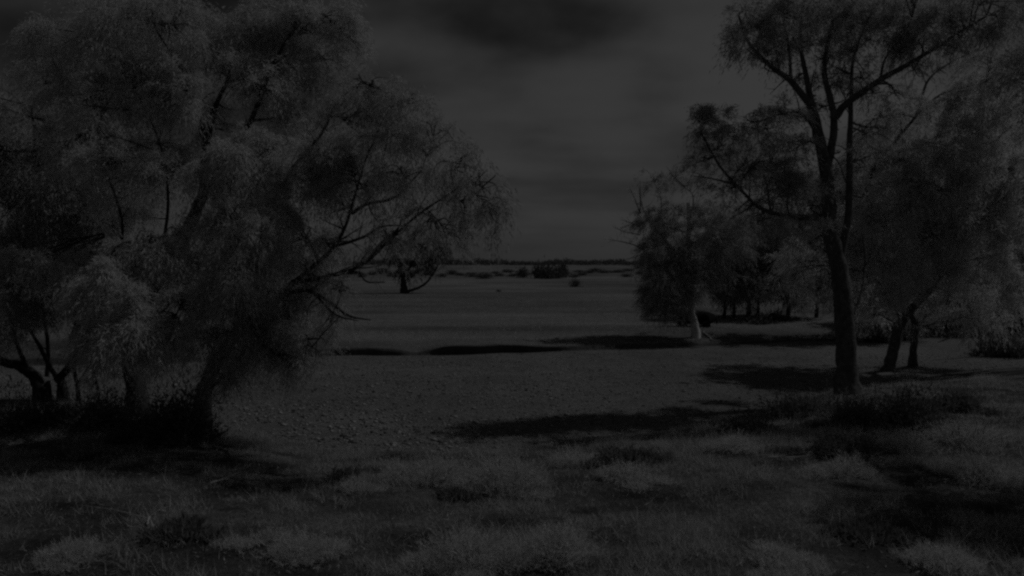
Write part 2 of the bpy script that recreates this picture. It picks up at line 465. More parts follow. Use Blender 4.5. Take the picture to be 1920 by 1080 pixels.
# ---- left trees ----------------------------------------------------
# stout leaning trunk, tall forked crown
build_tree('forked_tree', 'tall silvery tree with thick leaning trunk and high forked limbs among left trees', 'tree',
    W([(262, 790, 18.6), (254, 720, 18.6), (246, 650, 18.5), (275, 560, 18.2), (330, 470, 17.8), (378, 370, 17.4), (386, 285, 17.2)], .25, .10),
    [W([(386, 285, 17.2), (370, 205, 17), (337, 125, 16.8), (295, 60, 16.5)], .07, .02),
     W([(386, 285, 17.2), (402, 205, 17.5), (432, 130, 17.7), (425, 35, 18)], .075, .02),
     W([(388, 290, 17.2), (450, 258, 17.2), (480, 205, 17.2), (515, 115, 17.3), (560, 40, 17.3)], .08, .02),
     W([(262, 590, 18.3), (300, 480, 18), (315, 375, 17.7), (300, 270, 17.4), (255, 170, 17)], .05, .015),
     W([(250, 640, 18.5), (225, 520, 18.2), (228, 410, 18), (190, 300, 17.8), (150, 200, 17.5)], .045, .015),
     W([(246, 655, 18.5), (225, 625, 17), (212, 590, 15.4), (195, 560, 13.8)], .08, .03),
     W([(246, 655, 18.5), (262, 640, 16.8), (290, 610, 15.2), (330, 590, 13.9)], .08, .03)],
    [C(180, 75, 110, 60, 17), C(330, 50, 110, 60, 17), C(455, 60, 95, 65, 17.6), C(560, 50, 85, 60, 17.4), C(635, 55, 55, 32, 17.6, .9),
     C(560, 140, 60, 45, 17.3, .9), C(205, 190, 90, 55, 17.4), C(320, 195, 70, 45, 17.2, .8), C(480, 170, 70, 50, 18, .8), C(420, 120, 70, 40, 17.2, .7),
     C(440, 305, 67, 38, 15.0, 1.9), C(395, 350, 55, 40, 16.8), C(500, 290, 54, 36, 15.3, 1.7), C(300, 450, 63, 34, 14.2, 1.9),
     C(250, 330, 70, 60, 18.2, .8), C(195, 540, 63, 44, 13.6, 2.0), C(255, 595, 76, 44, 13.4, 2.0), C(320, 620, 49, 34, 13.6, 1.7),
     C(345, 568, 46, 34, 13.8, 1.9), C(160, 640, 32, 28, 13.8), C(290, 680, 40, 26, 16.9, .6), C(560, 230, 60, 45, 17.2, .8), C(610, 110, 45, 35, 17.5, .7),
     C(380, 440, 55, 45, 16.6, 1), C(350, 510, 50, 40, 16.4, 1), C(250, 510, 55, 40, 16.8, 1), C(90, 110, 70, 45, 17.4, .8), C(270, 130, 70, 45, 17.4, .8), C(400, 640, 40, 34, 16.4, .9), C(240, 650, 40, 26, 16.6, .8),
     C(150, 500, 40, 40, 17, 1), C(400, 240, 60, 40, 18, .6), C(300, 270, 60, 40, 18, .7), C(520, 60, 50, 45, 17.9, .8), C(260, 20, 80, 40, 17.2, .9), C(660, 80, 34, 22, 17.6, .8), C(190, 310, 55, 50, 15.6, .6), C(312, 320, 50, 45, 15.8, .65), C(165, 205, 60, 40, 15.8, .55), C(345, 170, 50, 40, 15.8, .5), C(500, 170, 50, 40, 16.2, .5), C(120, 270, 50, 40, 15.6, .6)],
    M_leaf_l, M_bark_dark, leaf=(.105, .018), dens=.95)
# leaning tree throwing a long arm to the right and towards the camera
build_tree('leaning_tree', 'leaning silvery tree with long low arm of drooping branches reaching over creek bed', 'tree',
    W([(372, 800, 17.4), (384, 735, 17.3), (402, 685, 17.1), (440, 630, 16.8), (500, 575, 16.3), (552, 528, 15.8)], .20, .07),
    [W([(552, 528, 15.8), (615, 475, 15.2), (645, 430, 14.9), (666, 365, 14.6), (682, 310, 14.3), (715, 230, 14)], .05, .010),
     W([(628, 462, 15.1), (680, 445, 14.8), (720, 424, 14.5), (775, 425, 14.2)], .035, .010),
     W([(660, 400, 14.8), (690, 382, 14.6), (740, 370, 14.4), (790, 320, 14)], .04, .015),
     W([(552, 530, 15.8), (640, 512, 15), (688, 490, 14.6), (735, 445, 14.1), (790, 398, 13.6), (845, 362, 13), (885, 330, 12.6)], .045, .009),
     W([(690, 488, 14.6), (715, 455, 14.3), (745, 430, 14), (752, 412, 13.9)], .035, .012),
     W([(640, 512, 15), (672, 511, 14.8), (688, 528, 14.6), (722, 529, 14.4)], .03, .010),
     W([(500, 578, 16.3), (540, 552, 15.8), (578, 545, 15.5), (618, 566, 15.2), (655, 592, 15), (695, 600, 14.9)], .06, .012),
     W([(590, 552, 15.4), (630, 590, 15.1), (672, 602, 15)], .03, .010),
     W([(440, 630, 16.8), (455, 540, 16.4), (500, 430, 16), (530, 340, 15.7), (600, 255, 15.3), (630, 190, 15)], .08, .02),
     W([(470, 490, 16.2), (458, 470, 15), (440, 440, 14.2)], .06, .02),
     W([(384, 735, 17.3), (440, 690, 16.6), (470, 640, 16)], .05, .02)],
    [C(440, 500, 55, 41, 13.9, 1.9), C(490, 435, 49, 36, 14.1, 1.7), C(420, 400, 48, 36, 14.4), C(560, 340, 70, 55, 15.6, .9), C(560, 440, 66, 55, 15.4, .9),
     C(620, 300, 60, 45, 15.2, .9), C(630, 380, 45, 40, 15.2, .6), C(660, 230, 75, 50, 15, .75), C(700, 165, 70, 38, 14.6, .55), C(770, 195, 65, 45, 14.2, .5), C(730, 260, 80, 48, 14.3, .6),
     C(815, 255, 60, 40, 13.8, .5), C(860, 300, 55, 40, 13.2, .6), C(755, 325, 65, 34, 14, .6), C(905, 350, 35, 45, 12.8, .65), C(925, 395, 26, 32, 12.6, .8),
     C(870, 380, 40, 40, 13, .6), C(820, 420, 45, 30, 13.5, .6), C(850, 445, 26, 24, 13.3, .7), C(770, 400, 40, 30, 14, .6), C(735, 460, 35, 40, 14.3, .5), C(690, 350, 45, 30, 14.6, .5),
     C(540, 600, 55, 50, 15.4, .9), C(470, 630, 45, 60, 15.8, .7), C(580, 660, 32, 38, 15.2, .7), C(435, 715, 34, 44, 15.8, .5), C(530, 660, 40, 34, 15.4, .7), C(640, 540, 40, 30, 15, .5),
     C(500, 540, 50, 40, 15.7, 1), C(620, 460, 40, 34, 15.1, .5),
     C(590, 510, 45, 40, 16, .8), C(580, 580, 50, 36, 16.2, .8), C(500, 480, 50, 45, 16.2, .9), C(520, 390, 55, 45, 15.9, .9), C(450, 570, 45, 40, 15.7, 1), C(620, 600, 45, 28, 15.8, .5), C(500, 650, 45, 40, 16.2, .8), C(640, 320, 50, 40, 15, .7), C(410, 590, 35, 35, 15.9, .8), C(395, 640, 34, 34, 15.4, .8), C(450, 670, 36, 40, 15.2, .7), C(412, 710, 30, 36, 15.4, .6), C(480, 600, 45, 36, 15.2, .8), C(560, 690, 30, 30, 15, .5)],
    M_leaf_l2, M_bark_dark, leaf=(.105, .0165), dens=.98, droop=1.1, side=3)
# several-stemmed tree at the left edge
build_tree('spreading_tree', 'many stemmed spreading tree at far left with crooked low limbs', 'tree',
    W([(82, 752, 21), (70, 715, 21), (40, 688, 20.8), (5, 678, 20.5), (-60, 640, 20)], .20, .08),
    [W([(55, 700, 20.9), (30, 640, 20.5), (10, 560, 20)], .07, .03),
     W([(112, 715, 21), (95, 690, 20.8), (72, 645, 20.3), (50, 610, 20)], .08, .03),
     W([(108, 712, 21), (135, 680, 20.8), (150, 630, 20.5), (120, 540, 20), (95, 430, 19.6), (70, 300, 19.2), (60, 200, 19)], .12, .03),
     W([(88, 705, 21), (90, 660, 20.9), (84, 600, 20.6), (60, 500, 20), (20, 400, 19.5)], .06, .025),
     W([(135, 640, 20.4), (170, 520, 20), (175, 400, 19.6), (170, 280, 19.2)], .08, .025)],
    [C(60, 220, 95, 60, 19), C(-20, 280, 80, 60, 19), C(100, 330, 85, 65, 19.4, .9), C(30, 390, 80, 60, 19.2, .9), C(110, 440, 90, 60, 20, .9), C(60, 490, 55, 33, 15.5, 1.7),
     C(10, 540, 60, 40, 19, .9), C(-30, 620, 60, 40, 20, .8), C(180, 400, 70, 60, 20, .8), C(160, 250, 70, 50, 19.2, .8), C(130, 560, 50, 36, 19.6, .9), C(40, 600, 45, 26, 20.2, .6),
     C(-60, 450, 80, 70, 19.4, .8), C(90, 140, 60, 40, 18.8, .8), C(210, 480, 50, 40, 19.6, .8), C(-80, 180, 80, 60, 19, .8),
     C(40, 300, 70, 60, 20, .8), C(130, 380, 80, 60, 20.4, .9), C(40, 450, 70, 50, 20.4, .9), C(100, 520, 70, 40, 20.6, .9), C(190, 570, 60, 40, 20.6, .9), C(100, 590, 50, 26, 20.4, .7), C(240, 400, 60, 50, 20.4, .8), C(200, 640, 45, 26, 20.8, .7), C(0, 480, 60, 50, 20, .8), C(280, 330, 60, 50, 20.4, .7), C(290, 520, 60, 50, 20.4, .8), C(340, 620, 60, 34, 20.6, .7), C(380, 560, 60, 40, 20.4, .8)],
    M_leaf_l2, M_bark_dark, leaf=(.12, .021), dens=.95,
    stems=[W([(118, 748, 21.2), (116, 722, 21), (110, 706, 21)], .14, .11), W([(92, 750, 21.1), (90, 715, 21)], .08, .06)])
build_tree('slender_tree', 'slender sapling with thin bare stems between the thick left trunks', 'tree',
    W([(150, 775, 19.2), (146, 730, 19.2), (140, 690, 19.1), (150, 630, 19)], .06, .03),
    [W([(146, 720, 19.2), (170, 680, 19), (190, 650, 18.8)], .03, .012)],
    [C(160, 620, 34, 34, 18.8, .9), C(190, 690, 28, 40, 18.8, .8), C(205, 650, 26, 26, 18.6, .8)],
    M_leaf_l2, M_bark_dark, leaf=(.10, .024), stems=[W([(180, 780, 19), (184, 735, 19), (176, 690, 18.9), (195, 640, 18.7)], .05, .02)])

# ---- right trees ---------------------------------------------------
build_tree('tall_gum_tree', 'tallest gum tree on the right with straight dark trunk and spreading upper limbs', 'tree',
    W([(1592, 760, 21.4), (1588, 690, 21.4), (1583, 600, 21.3), (1572, 500, 21.2), (1558, 440, 21.1), (1551, 340, 21), (1534, 250, 20.9), (1520, 195, 20.8)], .32, .12),
    [W([(1522, 200, 20.8), (1482, 152, 20.6), (1445, 124, 20.4), (1405, 82, 20.2), (1385, 30, 20)], .10, .025),
     W([(1450, 128, 20.4), (1420, 108, 20.6), (1400, 92, 20.7)], .035, .015),
     W([(1483, 155, 20.6), (1480, 102, 20.6), (1470, 40, 20.5)], .055, .02),
     W([(1524, 205, 20.8), (1510, 135, 20.9), (1500, 70, 21), (1510, -20, 21)], .09, .025),
     W([(1552, 320, 21), (1564, 225, 21), (1546, 140, 21.2), (1555, 67, 21.3), (1580, -30, 21.4)], .12, .03),
     W([(1566, 220, 21), (1591, 191, 21), (1650, 150, 20.8), (1700, 122, 20.6), (1742, 97, 20.4), (1800, 60, 20.2), (1850, 30, 20)], .11, .025),
     W([(1650, 150, 20.8), (1660, 110, 20.6), (1690, 70, 20.4)], .04, .015),
     W([(1576, 480, 21.2), (1591, 400, 21.2), (1593, 267, 21.3), (1596, 195, 21.4), (1600, 110, 21.5), (1630, 30, 21.6)], .12, .025),
     W([(1556, 418, 21.1), (1530, 408, 20.8), (1470, 404, 20.5), (1425, 390, 20.2), (1395, 362, 20), (1350, 312, 19.8), (1315, 250, 19.6)], .085, .02),
     W([(1395, 362, 20), (1372, 345, 20), (1335, 335, 20), (1300, 330, 20)], .035, .012),
     W([(1536, 258, 20.9), (1505, 215, 20.6), (1470, 212, 20.4), (1420, 228, 20.2), (1400, 225, 20.1)], .05, .015),
     W([(1584, 610, 21.3), (1612, 560, 21.6), (1622, 500, 22), (1618, 440, 22.2)], .05, .02)],
    [C(1420, 50, 50, 45, 20.2, .7), C(1475, 25, 60, 40, 20.5, .8), C(1440, 95, 42, 26, 20.4, .7), C(1560, 30, 70, 45, 21.2, .8), C(1640, 40, 65, 40, 21.2, .8), C(1720, 45, 65, 38, 20.5, .8),
     C(1795, 35, 62, 34, 20.2, .9), C(1870, 32, 42, 26, 20, 1.0), C(1835, 62, 50, 22, 20.2, .9), C(1600, 95, 45, 28, 21.4, .5), C(1690, 95, 42, 24, 20.6, .5), C(1765, 85, 45, 22, 20.4, .7),
     C(1500, 90, 40, 30, 20.8, .6), C(1540, 110, 36, 26, 21.2, .5), C(1640, 175, 34, 22, 20.9, .35), C(1560, 160, 34, 24, 21.2, .4), C(1400, 20, 26, 26, 20, .7),
     C(1430, 250, 46, 40, 20.3, .9), C(1460, 215, 44, 26, 20.4, .8), C(1495, 275, 44, 40, 20.6, .9), C(1425, 300, 40, 32, 20.3, .8), C(1485, 335, 50, 40, 20.6, .7),
     C(1322, 232, 40, 26, 19.6, 2.3), C(1354, 262, 28, 20, 19.7, 2.0), C(1330, 300, 38, 16, 19.8, .6), C(1395, 320, 34, 22, 20, .6), C(1370, 355, 38, 18, 20, .5), C(1420, 420, 45, 22, 20.3, .5),
     C(1620, 300, 40, 40, 21.4, .5), C(1500, 430, 45, 30, 20.6, .6),
     C(1510, 20, 50, 36, 20.8, .8), C(1600, 30, 50, 36, 21.2, .7), C(1680, 30, 50, 34, 20.9, .8), C(1760, 20, 50, 30, 20.4, .8), C(1460, 70, 40, 30, 20.4, .7), C(1400, 60, 26, 34, 20.1, .7), C(1580, 130, 45, 30, 21.2, .45), C(1720, 80, 40, 22, 20.6, .7), C(1450, 330, 45, 34, 20.6, .8), C(1520, 380, 40, 40, 21.6, .6), C(1440, 375, 45, 26, 20.5, .6),
     C(1540, 200, 30, 30, 21.6, .35), C(1660, 240, 40, 34, 21.8, .35), C(1620, 150, 40, 26, 21.6, .4), C(1500, 150, 26, 24, 21.4, .35),
     C(1500, -35, 60, 30, 19.8, .5), C(1620, -50, 70, 40, 19.6, .5), C(1700, -60, 70, 45, 19.4, .55), C(1790, -60, 75, 45, 18.8, .6), C(1875, -45, 70, 40, 18, .65), C(1760, -130, 70, 45, 18.6, .5), C(1880, -110, 70, 45, 18.2, .6), C(1940, -20, 60, 45, 17.4, .65), C(1965, -90, 70, 45, 17.6, .6), C(1625, 250, 40, 40, 22, .4), C(1680, 180, 40, 30, 21.8, .4), C(1720, 140, 40, 24, 21, .4), C(1500, 500, 40, 34, 22.5, .6), C(1540, 470, 34, 40, 22.5, .6)],
    M_leaf_r, M_bark, leaf=(.12, .022), dens=.74, droop=.6, lump=.10)
R2_BACK = 5.6
W2 = lambda pts, r0, r1: W([(a_, b_, d_ + R2_BACK) for (a_, b_, d_) in pts], r0, r1)
C2 = lambda px, py, rx, ry, d, de=1.0: C(px, py, rx, ry, d + R2_BACK, de)
build_tree('leaning_gum_tree', 'leaning gum tree with two crossing trunks and broad rounded grey crown, right of tallest', 'tree',
    W2([(1660, 740, 22.6), (1668, 685, 22.6), (1682, 625, 22.5), (1700, 590, 22.4), (1728, 560, 22.2), (1760, 520, 22), (1790, 440, 21.8)], .24, .09),
    [W2([(1690, 600, 22.4), (1660, 520, 22.6), (1625, 400, 22.4), (1632, 330, 22.2), (1684, 258, 22), (1720, 212, 21.8), (1742, 148, 21.6), (1800, 108, 21.4), (1850, 90, 21.2)], .10, .02),
     W2([(1720, 214, 21.8), (1760, 180, 21.5), (1800, 165, 21.3), (1850, 155, 21.1)], .05, .015),
     W2([(1730, 556, 22.2), (1760, 505, 21.8), (1810, 490, 21.4), (1872, 478, 21)], .07, .02),
     W2([(1770, 500, 22), (1740, 420, 21.6), (1720, 340, 21.4)], .06, .02),
     W2([(1790, 440, 21.8), (1820, 360, 21.5), (1840, 280, 21.2)], .06, .02)],
    [C2(1690, 300, 52, 42, 21.5, .9), C2(1760, 270, 62, 50, 21.3, 1), C2(1835, 245, 48, 60, 21.1, 1), C2(1800, 190, 60, 30, 21.2, .7), C2(1850, 150, 40, 30, 21.1, .8),
     C2(1700, 385, 62, 46, 21.2, 1), C2(1770, 355, 66, 52, 21, 1.05), C2(1835, 340, 50, 50, 21, 1.05), C2(1740, 450, 66, 40, 21, 1), C2(1815, 430, 66, 44, 20.8, 1.05), C2(1870, 400, 50, 50, 20.8, 1),
     C2(1690, 500, 60, 36, 21.2, .9), C2(1640, 420, 48, 40, 21.6, .8), C2(1770, 510, 54, 28, 21.2, .8), C2(1660, 555, 45, 26, 21.6, .6), C2(1720, 560, 40, 22, 21.4, .6), C2(1650, 220, 36, 30, 22, .4),
     C2(1620, 480, 50, 40, 22.6, .8), C2(1600, 400, 45, 45, 22.8, .6), C2(1850, 480, 50, 34, 21.4, .8), C2(1790, 300, 55, 45, 20.8, .9), C2(1720, 340, 50, 40, 20.8, .8), C2(1650, 290, 45, 40, 22.6, .5), C2(1820, 540, 60, 34, 23, .7), C2(1880, 230, 36, 50, 21.8, .8), C2(1905, 150, 30, 44, 20, .8), C2(1905, 320, 36, 60, 20.6, .9), C2(1900, 440, 44, 50, 20.6, .9), C2(1895, 540, 50, 40, 21, .9), C2(1830, 590, 55, 30, 23, .7), C2(1740, 590, 40, 26, 23.4, .6), C2(1640, 590, 34, 30, 23.6, .7), C2(1700, 440, 50, 40, 22.6, .8), C2(1635, 255, 34, 36, 23.4, .6), C2(1622, 345, 40, 44, 23.4, .75), C2(1650, 425, 44, 40, 23, .8), C2(1612, 455, 40, 40, 23.4, .8), C2(1690, 215, 40, 34, 22.6, .55), C2(1600, 540, 36, 40, 23.6, .8), C2(1860, 110, 40, 26, 20.6, .6), C2(1530, 520, 40, 40, 24, .7), C2(1480, 480, 44, 40, 24.4, .6)],
    M_leaf_r2, M_bark, leaf=(.14, .029), dens=.95, droop=.8,
    stems=[W2([(1712, 700, 24), (1712, 660, 23.6), (1716, 610, 23), (1704, 585, 22.5)], .15, .11)])
# tree standing mostly outside the frame at the right edge, its shadow crosses the lower right corner
EDX, EDY = -1.0, -2.35
sh = lambda a: (a[0] + EDX, a[1] + EDY, a[2])
build_tree('edge_tree', 'gum tree cut off by the right edge of the picture, only drooping foliage showing', 'tree',
    [[sh(q) for q in [(12.4, 14.6, 0), (12.2, 14.5, 2), (11.8, 14.2, 4), (11.6, 14, 6)]], .25, .1],
    [([sh(q) for q in b], r0, r1) for (b, r0, r1) in [([(11.9, 14.3, 3.2), (11.0, 13.4, 4.2), (10.3, 12.8, 4.8)], .08, .03), ([(11.8, 14.2, 4), (12.6, 13.0, 5.5), (13, 12.4, 6)], .08, .03),
     ([(12.1, 14.4, 2.6), (11.0, 14.0, 3.8), (9.6, 13.9, 4.6)], .07, .02), ([(11.8, 14.2, 4), (12.2, 16, 6), (13, 18.5, 7.6)], .09, .03)]],
    [(sh(c), r, de) for (c, r, de) in [((10.6, 12.9, 4.7), (.8, .9, .6), 1), ((11.4, 13.2, 5.6), (1.2, 1.1, .8), 1), ((12.6, 12.9, 5.9), (1.2, 1.1, .8), 1), ((11.6, 14.4, 6.4), (1.2, 1.1, .8), .9),
     ((12.2, 11.9, 5.1), (1.0, .9, .6), 1), ((11.2, 12.2, 4.6), (.8, .8, .5), 1), ((13.4, 13.6, 5), (1, 1, .7), .9), ((10.9, 14.2, 5.1), (.8, .8, .6), .9), ((9.2, 13.8, 4.9), (.55, .6, .5), .5), ((9.6, 14.0, 4.2), (.5, .5, .4), .5),
     ((12.2, 17.5, 7.0), (1.0, 1.0, .6), .45), ((12.8, 18.7, 8.0), (1.2, 1.1, .7), .45), ((13.6, 19.3, 7.5), (1.2, 1.1, .7), .45), ((13.2, 17.2, 7.8), (1.1, 1.0, .7), .45)]],
    M_leaf_r, M_bark_dark, leaf=(.11, .026), dens=1.15)

# ---- pale-trunked tree on the far bank ------------------------------
build_tree('pale_trunk_tree', 'tree with pale lit trunk base and bare twigs jutting left on the far bank', 'tree',
    W([(1305, 632, 38), (1303, 610, 38), (1298, 588, 38), (1290, 540, 37.9), (1286, 480, 37.8), (1292, 430, 37.7), (1290, 380, 37.6)], .20, .09),
    [W([(1288, 520, 37.9), (1262, 470, 37.6), (1230, 430, 37.3), (1205, 390, 37.1), (1198, 350, 37)], .10, .025),
     W([(1230, 430, 37.3), (1240, 380, 37.2), (1222, 330, 37.1)], .05, .02),
     W([(1288, 440, 37.7), (1300, 370, 37.6), (1275, 345, 37.5), (1256, 318, 37.4)], .05, .02),
     W([(1290, 480, 37.8), (1330, 430, 37.6), (1360, 380, 37.6)], .08, .025)],
    [C(1226, 338, 26, 20, 37.1, .55), C(1250, 395, 30, 26, 37.2, .7), C(1210, 415, 24, 26, 37.2, .8), C(1238, 460, 40, 34, 37.3, .9), C(1232, 525, 34, 40, 37.2, 1.1), C(1238, 575, 30, 24, 37.2, 1.2),
     C(1275, 540, 34, 40, 37.2, .9), C(1290, 470, 34, 34, 37.3, .7), C(1310, 510, 30, 30, 37.4, .8), C(1318, 395, 32, 30, 37.5, .7), C(1345, 440, 36, 34, 37.5, .9), C(1330, 335, 30, 24, 37.5, .7), C(1268, 330, 16, 20, 37.4, .5),
     C(1365, 390, 32, 30, 37.6, .8), C(1328, 520, 22, 16, 37.6, .7),
     C(1255, 500, 36, 34, 37.6, .9), C(1220, 480, 26, 30, 37.2, .8), C(1262, 430, 32, 30, 37.8, .7), C(1255, 560, 34, 34, 37.8, 1), C(1222, 560, 24, 34, 37.4, 1), C(1300, 430, 30, 30, 38, .7), C(1345, 490, 30, 26, 37.8, .8), C(1380, 450, 34, 34, 37.8, .8)],
    M_leaf_m, M_bark_pale, leaf=(.15, .028), dens=.8, twig_r=.02, side=5,
    dead=[W([(1208, 468, 37.2), (1185, 458, 37.1), (1160, 452, 37), (1142, 449, 37)], .035, .010), W([(1200, 440, 37.1), (1170, 434, 37), (1148, 424, 37)], .03, .008),
          W([(1205, 475, 37.2), (1192, 482, 37.1), (1165, 488, 37)], .03, .008), W([(1200, 425, 37.1), (1178, 416, 37), (1163, 412, 37)], .03, .008),
          W([(1200, 400, 37.1), (1190, 372, 37), (1180, 352, 37)], .03, .008), W([(1200, 395, 37.1), (1201, 365, 37), (1200, 338, 37)], .03, .008), W([(1285, 350, 37.5), (1262, 330, 37.4), (1250, 312, 37.4)], .03, .008)])

# ---- row of slender trees on the plain behind -----------------------
def slim(px, d, top, w, lab, lean=0, extra=(), leafm=M_leaf_m, de=.9, r0=.09, name='slender_gum_tree'):
    g = P(px, 500, d); zb = hz(g[0], g[1]); s = d / FPX
    pyb = 492 + (CAM_H - zb) * FPX / d
    trunk = W([(px, pyb, d), (px + 2, pyb - 30, d), (px + lean * .4 - 2, pyb - 70, d), (px + lean, (pyb + top) / 2 - 20, d)], r0, r0 * .5)
    lim = [W([(px + lean * .4, pyb - 70, d), (px + lean - w * .5, (pyb + top) / 2, d), (px + lean - w * .6, top + 20, d)], r0 * .5, .02),
           W([(px + lean * .4, pyb - 80, d), (px + lean + w * .5, (pyb + top) / 2, d - .5), (px + lean + w * .6, top + 25, d - .5)], r0 * .5, .02)] + [W(e, r0 * .45, .02) for e in extra]
    cl_ = []
    n = 13
    for k in range(n):
        f = k / (n - 1)
        cl_.append(C(px + lean + (rng.random() - .5) * 2 * w * .8, pyb - 58 + (top - pyb + 82) * f, w * (.55 + .35 * rng.random()), 24 + 14 * rng.random(), d + (rng.random() - .5) * 2, de * .9))
    return build_tree(name, lab, 'tree', trunk, lim, cl_, leafm, M_bark_dark, 'trees behind the creek bank on the right', leaf=(.17, .034), dens=.75, twig_r=.02)
slim(1357, 47, 420, 34, 'thin leftmost trunk of the row behind, one crooked branch reaching left', 0, [[(1358, 562, 47), (1340, 552, 47), (1318, 543, 47)], [(1345, 555, 47), (1352, 545, 47), (1358, 535, 47)]])
slim(1375, 47.6, 400, 34, 'thin straight tree just right of the crooked-branched one in back row', 4)
slim(1402, 46, 410, 40, 'bushier dark tree in middle of back row beyond creek', 6, r0=.13)
slim(1420, 49, 390, 40, 'short-trunked dark tree behind middle of back row', 8)
slim(1476, 46.5, 400, 46, 'dark tree with arching low branch over lit grass left of tallest trunk', 0,
     [[(1478, 578, 46.5), (1492, 562, 46.3), (1508, 555, 46), (1535, 560, 45.8), (1560, 585, 45.6)], [(1478, 560, 46.5), (1490, 545, 46.4), (1505, 540, 46.2)]], r0=.11)
slim(1530, 48, 420, 46, 'dark leafy tree directly behind left edge of tallest trunk', 0, r0=.10)
slim(1584, 39, 300, 58, 'tall dark tree hidden behind the tallest trunk, only foliage showing beside it', 0, r0=.14)
slim(1700, 39, 320, 66, 'tall dark tree behind the leaning gum crown', 0, r0=.15)
slim(1660, 44, 440, 52, 'dark tree seen between the tall trunk and the leaning trunks', 6, r0=.12)
slim(1775, 45, 450, 48, 'dark tree far back on right, first beyond leaning gum', 4, r0=.14)
slim(1816, 43, 430, 50, 'thick-trunked dark tree far back on right, middle one', -6, r0=.18)
slim(1862, 46, 440, 46, 'thin dark tree far back on right near fallen branch', 4, r0=.1)
slim(1908, 43, 420, 60, 'dark tree far back touching right picture edge', 4, r0=.16)

# ---- small tree out on the plain -------------------------------------
build_tree('small_tree', 'small lone tree with one slanting limb standing out on the pale plain', 'tree',
    W([(758, 552, 85), (757, 535, 85), (752, 510, 85), (745, 485, 85)], .42, .18),
    [W([(765, 546, 85), (790, 537, 85), (808, 520, 85), (822, 495, 85), (830, 470, 85)], .16, .06), W([(756, 520, 85), (775, 490, 85), (790, 465, 85)], .2, .06), W([(750, 505, 85), (738, 480, 85), (735, 460, 85)], .16, .06)],
    [C(750, 500, 16, 20, 85, .8), C(742, 470, 20, 16, 85, .9), C(775, 500, 22, 14, 85, .8), C(790, 475, 22, 20, 85, .9), C(800, 500, 16, 14, 85, .7), C(822, 480, 22, 18, 85, .8), C(835, 462, 16, 14, 85, .8), C(812, 452, 18, 12, 85, .7), C(765, 455, 18, 12, 85, .7), C(772, 520, 20, 8, 85, .7)],
    M_leaf_far, M_bark_dark, leaf=(.28, .075), dens=.62, twig_r=.03)

# ------------------------------------------------------------------ shrubs
def make_shrub(name, label, px, py, w, h, mat, n=5000, leaf=(.085, .0075), up=1.2, group=None, cat='shrub', depth=None):
    g = ground(px, py); s = g[1] / FPX
    rx = w * s * 1.12; rz_ = h * s; ry = (depth or rx * .8)
    root = empty(name, g); tag(root, label, cat, group)
    nb = max(5, int(rx * rx * 26)); V = []; TV, TQ, tb = [], [], 0
    for k in range(nb):
        a = rng.random() * 2 * math.pi; q = abs(rng.normal()) * .52
        cx, cy = math.cos(a) * q * rx, math.sin(a) * q * ry
        hh = rz_ * (.30 + .45 * (1 - q * q)) * (.35 + 1.3 * rng.random() ** 1.5)
        zb = hz(g[0] + cx, g[1] + cy) - g[2]
        m = max(4, n // nb // 6)
        d0 = rng.normal(size=(m, 3)); d0[:, 2] = np.abs(d0[:, 2]) * up + .25; d0 /= np.linalg.norm(d0, axis=1)[:, None]
        t = rng.random((m, 6)) ** .7
        sz = min(hh, .55) * (.7 + .5 * rng.random(m))
        p = np.array([cx, cy, zb]) + rng.normal(size=(m, 1, 3)) * np.array([.06, .06, 0]) * (1 + rx) + d0[:, None, :] * (sz[:, None] * t)[..., None] * np.array([1, 1, hh / min(hh, .55)])
        dd = d0[:, None, :] + rng.normal(size=p.shape) * .55
        V.append(leaf_tris(p.reshape(-1, 3), dd.reshape(-1, 3), np.full(m * 6, leaf[0]), np.full(m * 6, leaf[1])))
        for j in range(3):
            e = np.array([cx, cy, zb]) + d0[j] * sz[j] * .8
            vv, qd = tube(np.array([[cx, cy, zb - .04], (np.array([cx, cy, zb]) + e) / 2 + [0, 0, .03], e]), np.array([.012, .008, .004]), 3, tb)
            TV.append(vv); TQ.append(qd); tb += len(vv)
    V = np.vstack(V)
    V[:, 2] = np.maximum(V[:, 2], -.05 - abs(rz_) * .1)
    o = mesh_obj('foliage', V, np.arange(len(V)).reshape(-1, 3), mat, root); o['kind'] = 'stuff'
    o = mesh_obj('stems', np.vstack(TV), np.vstack(TQ), M_dead, root); o['kind'] = 'stuff'
    return root
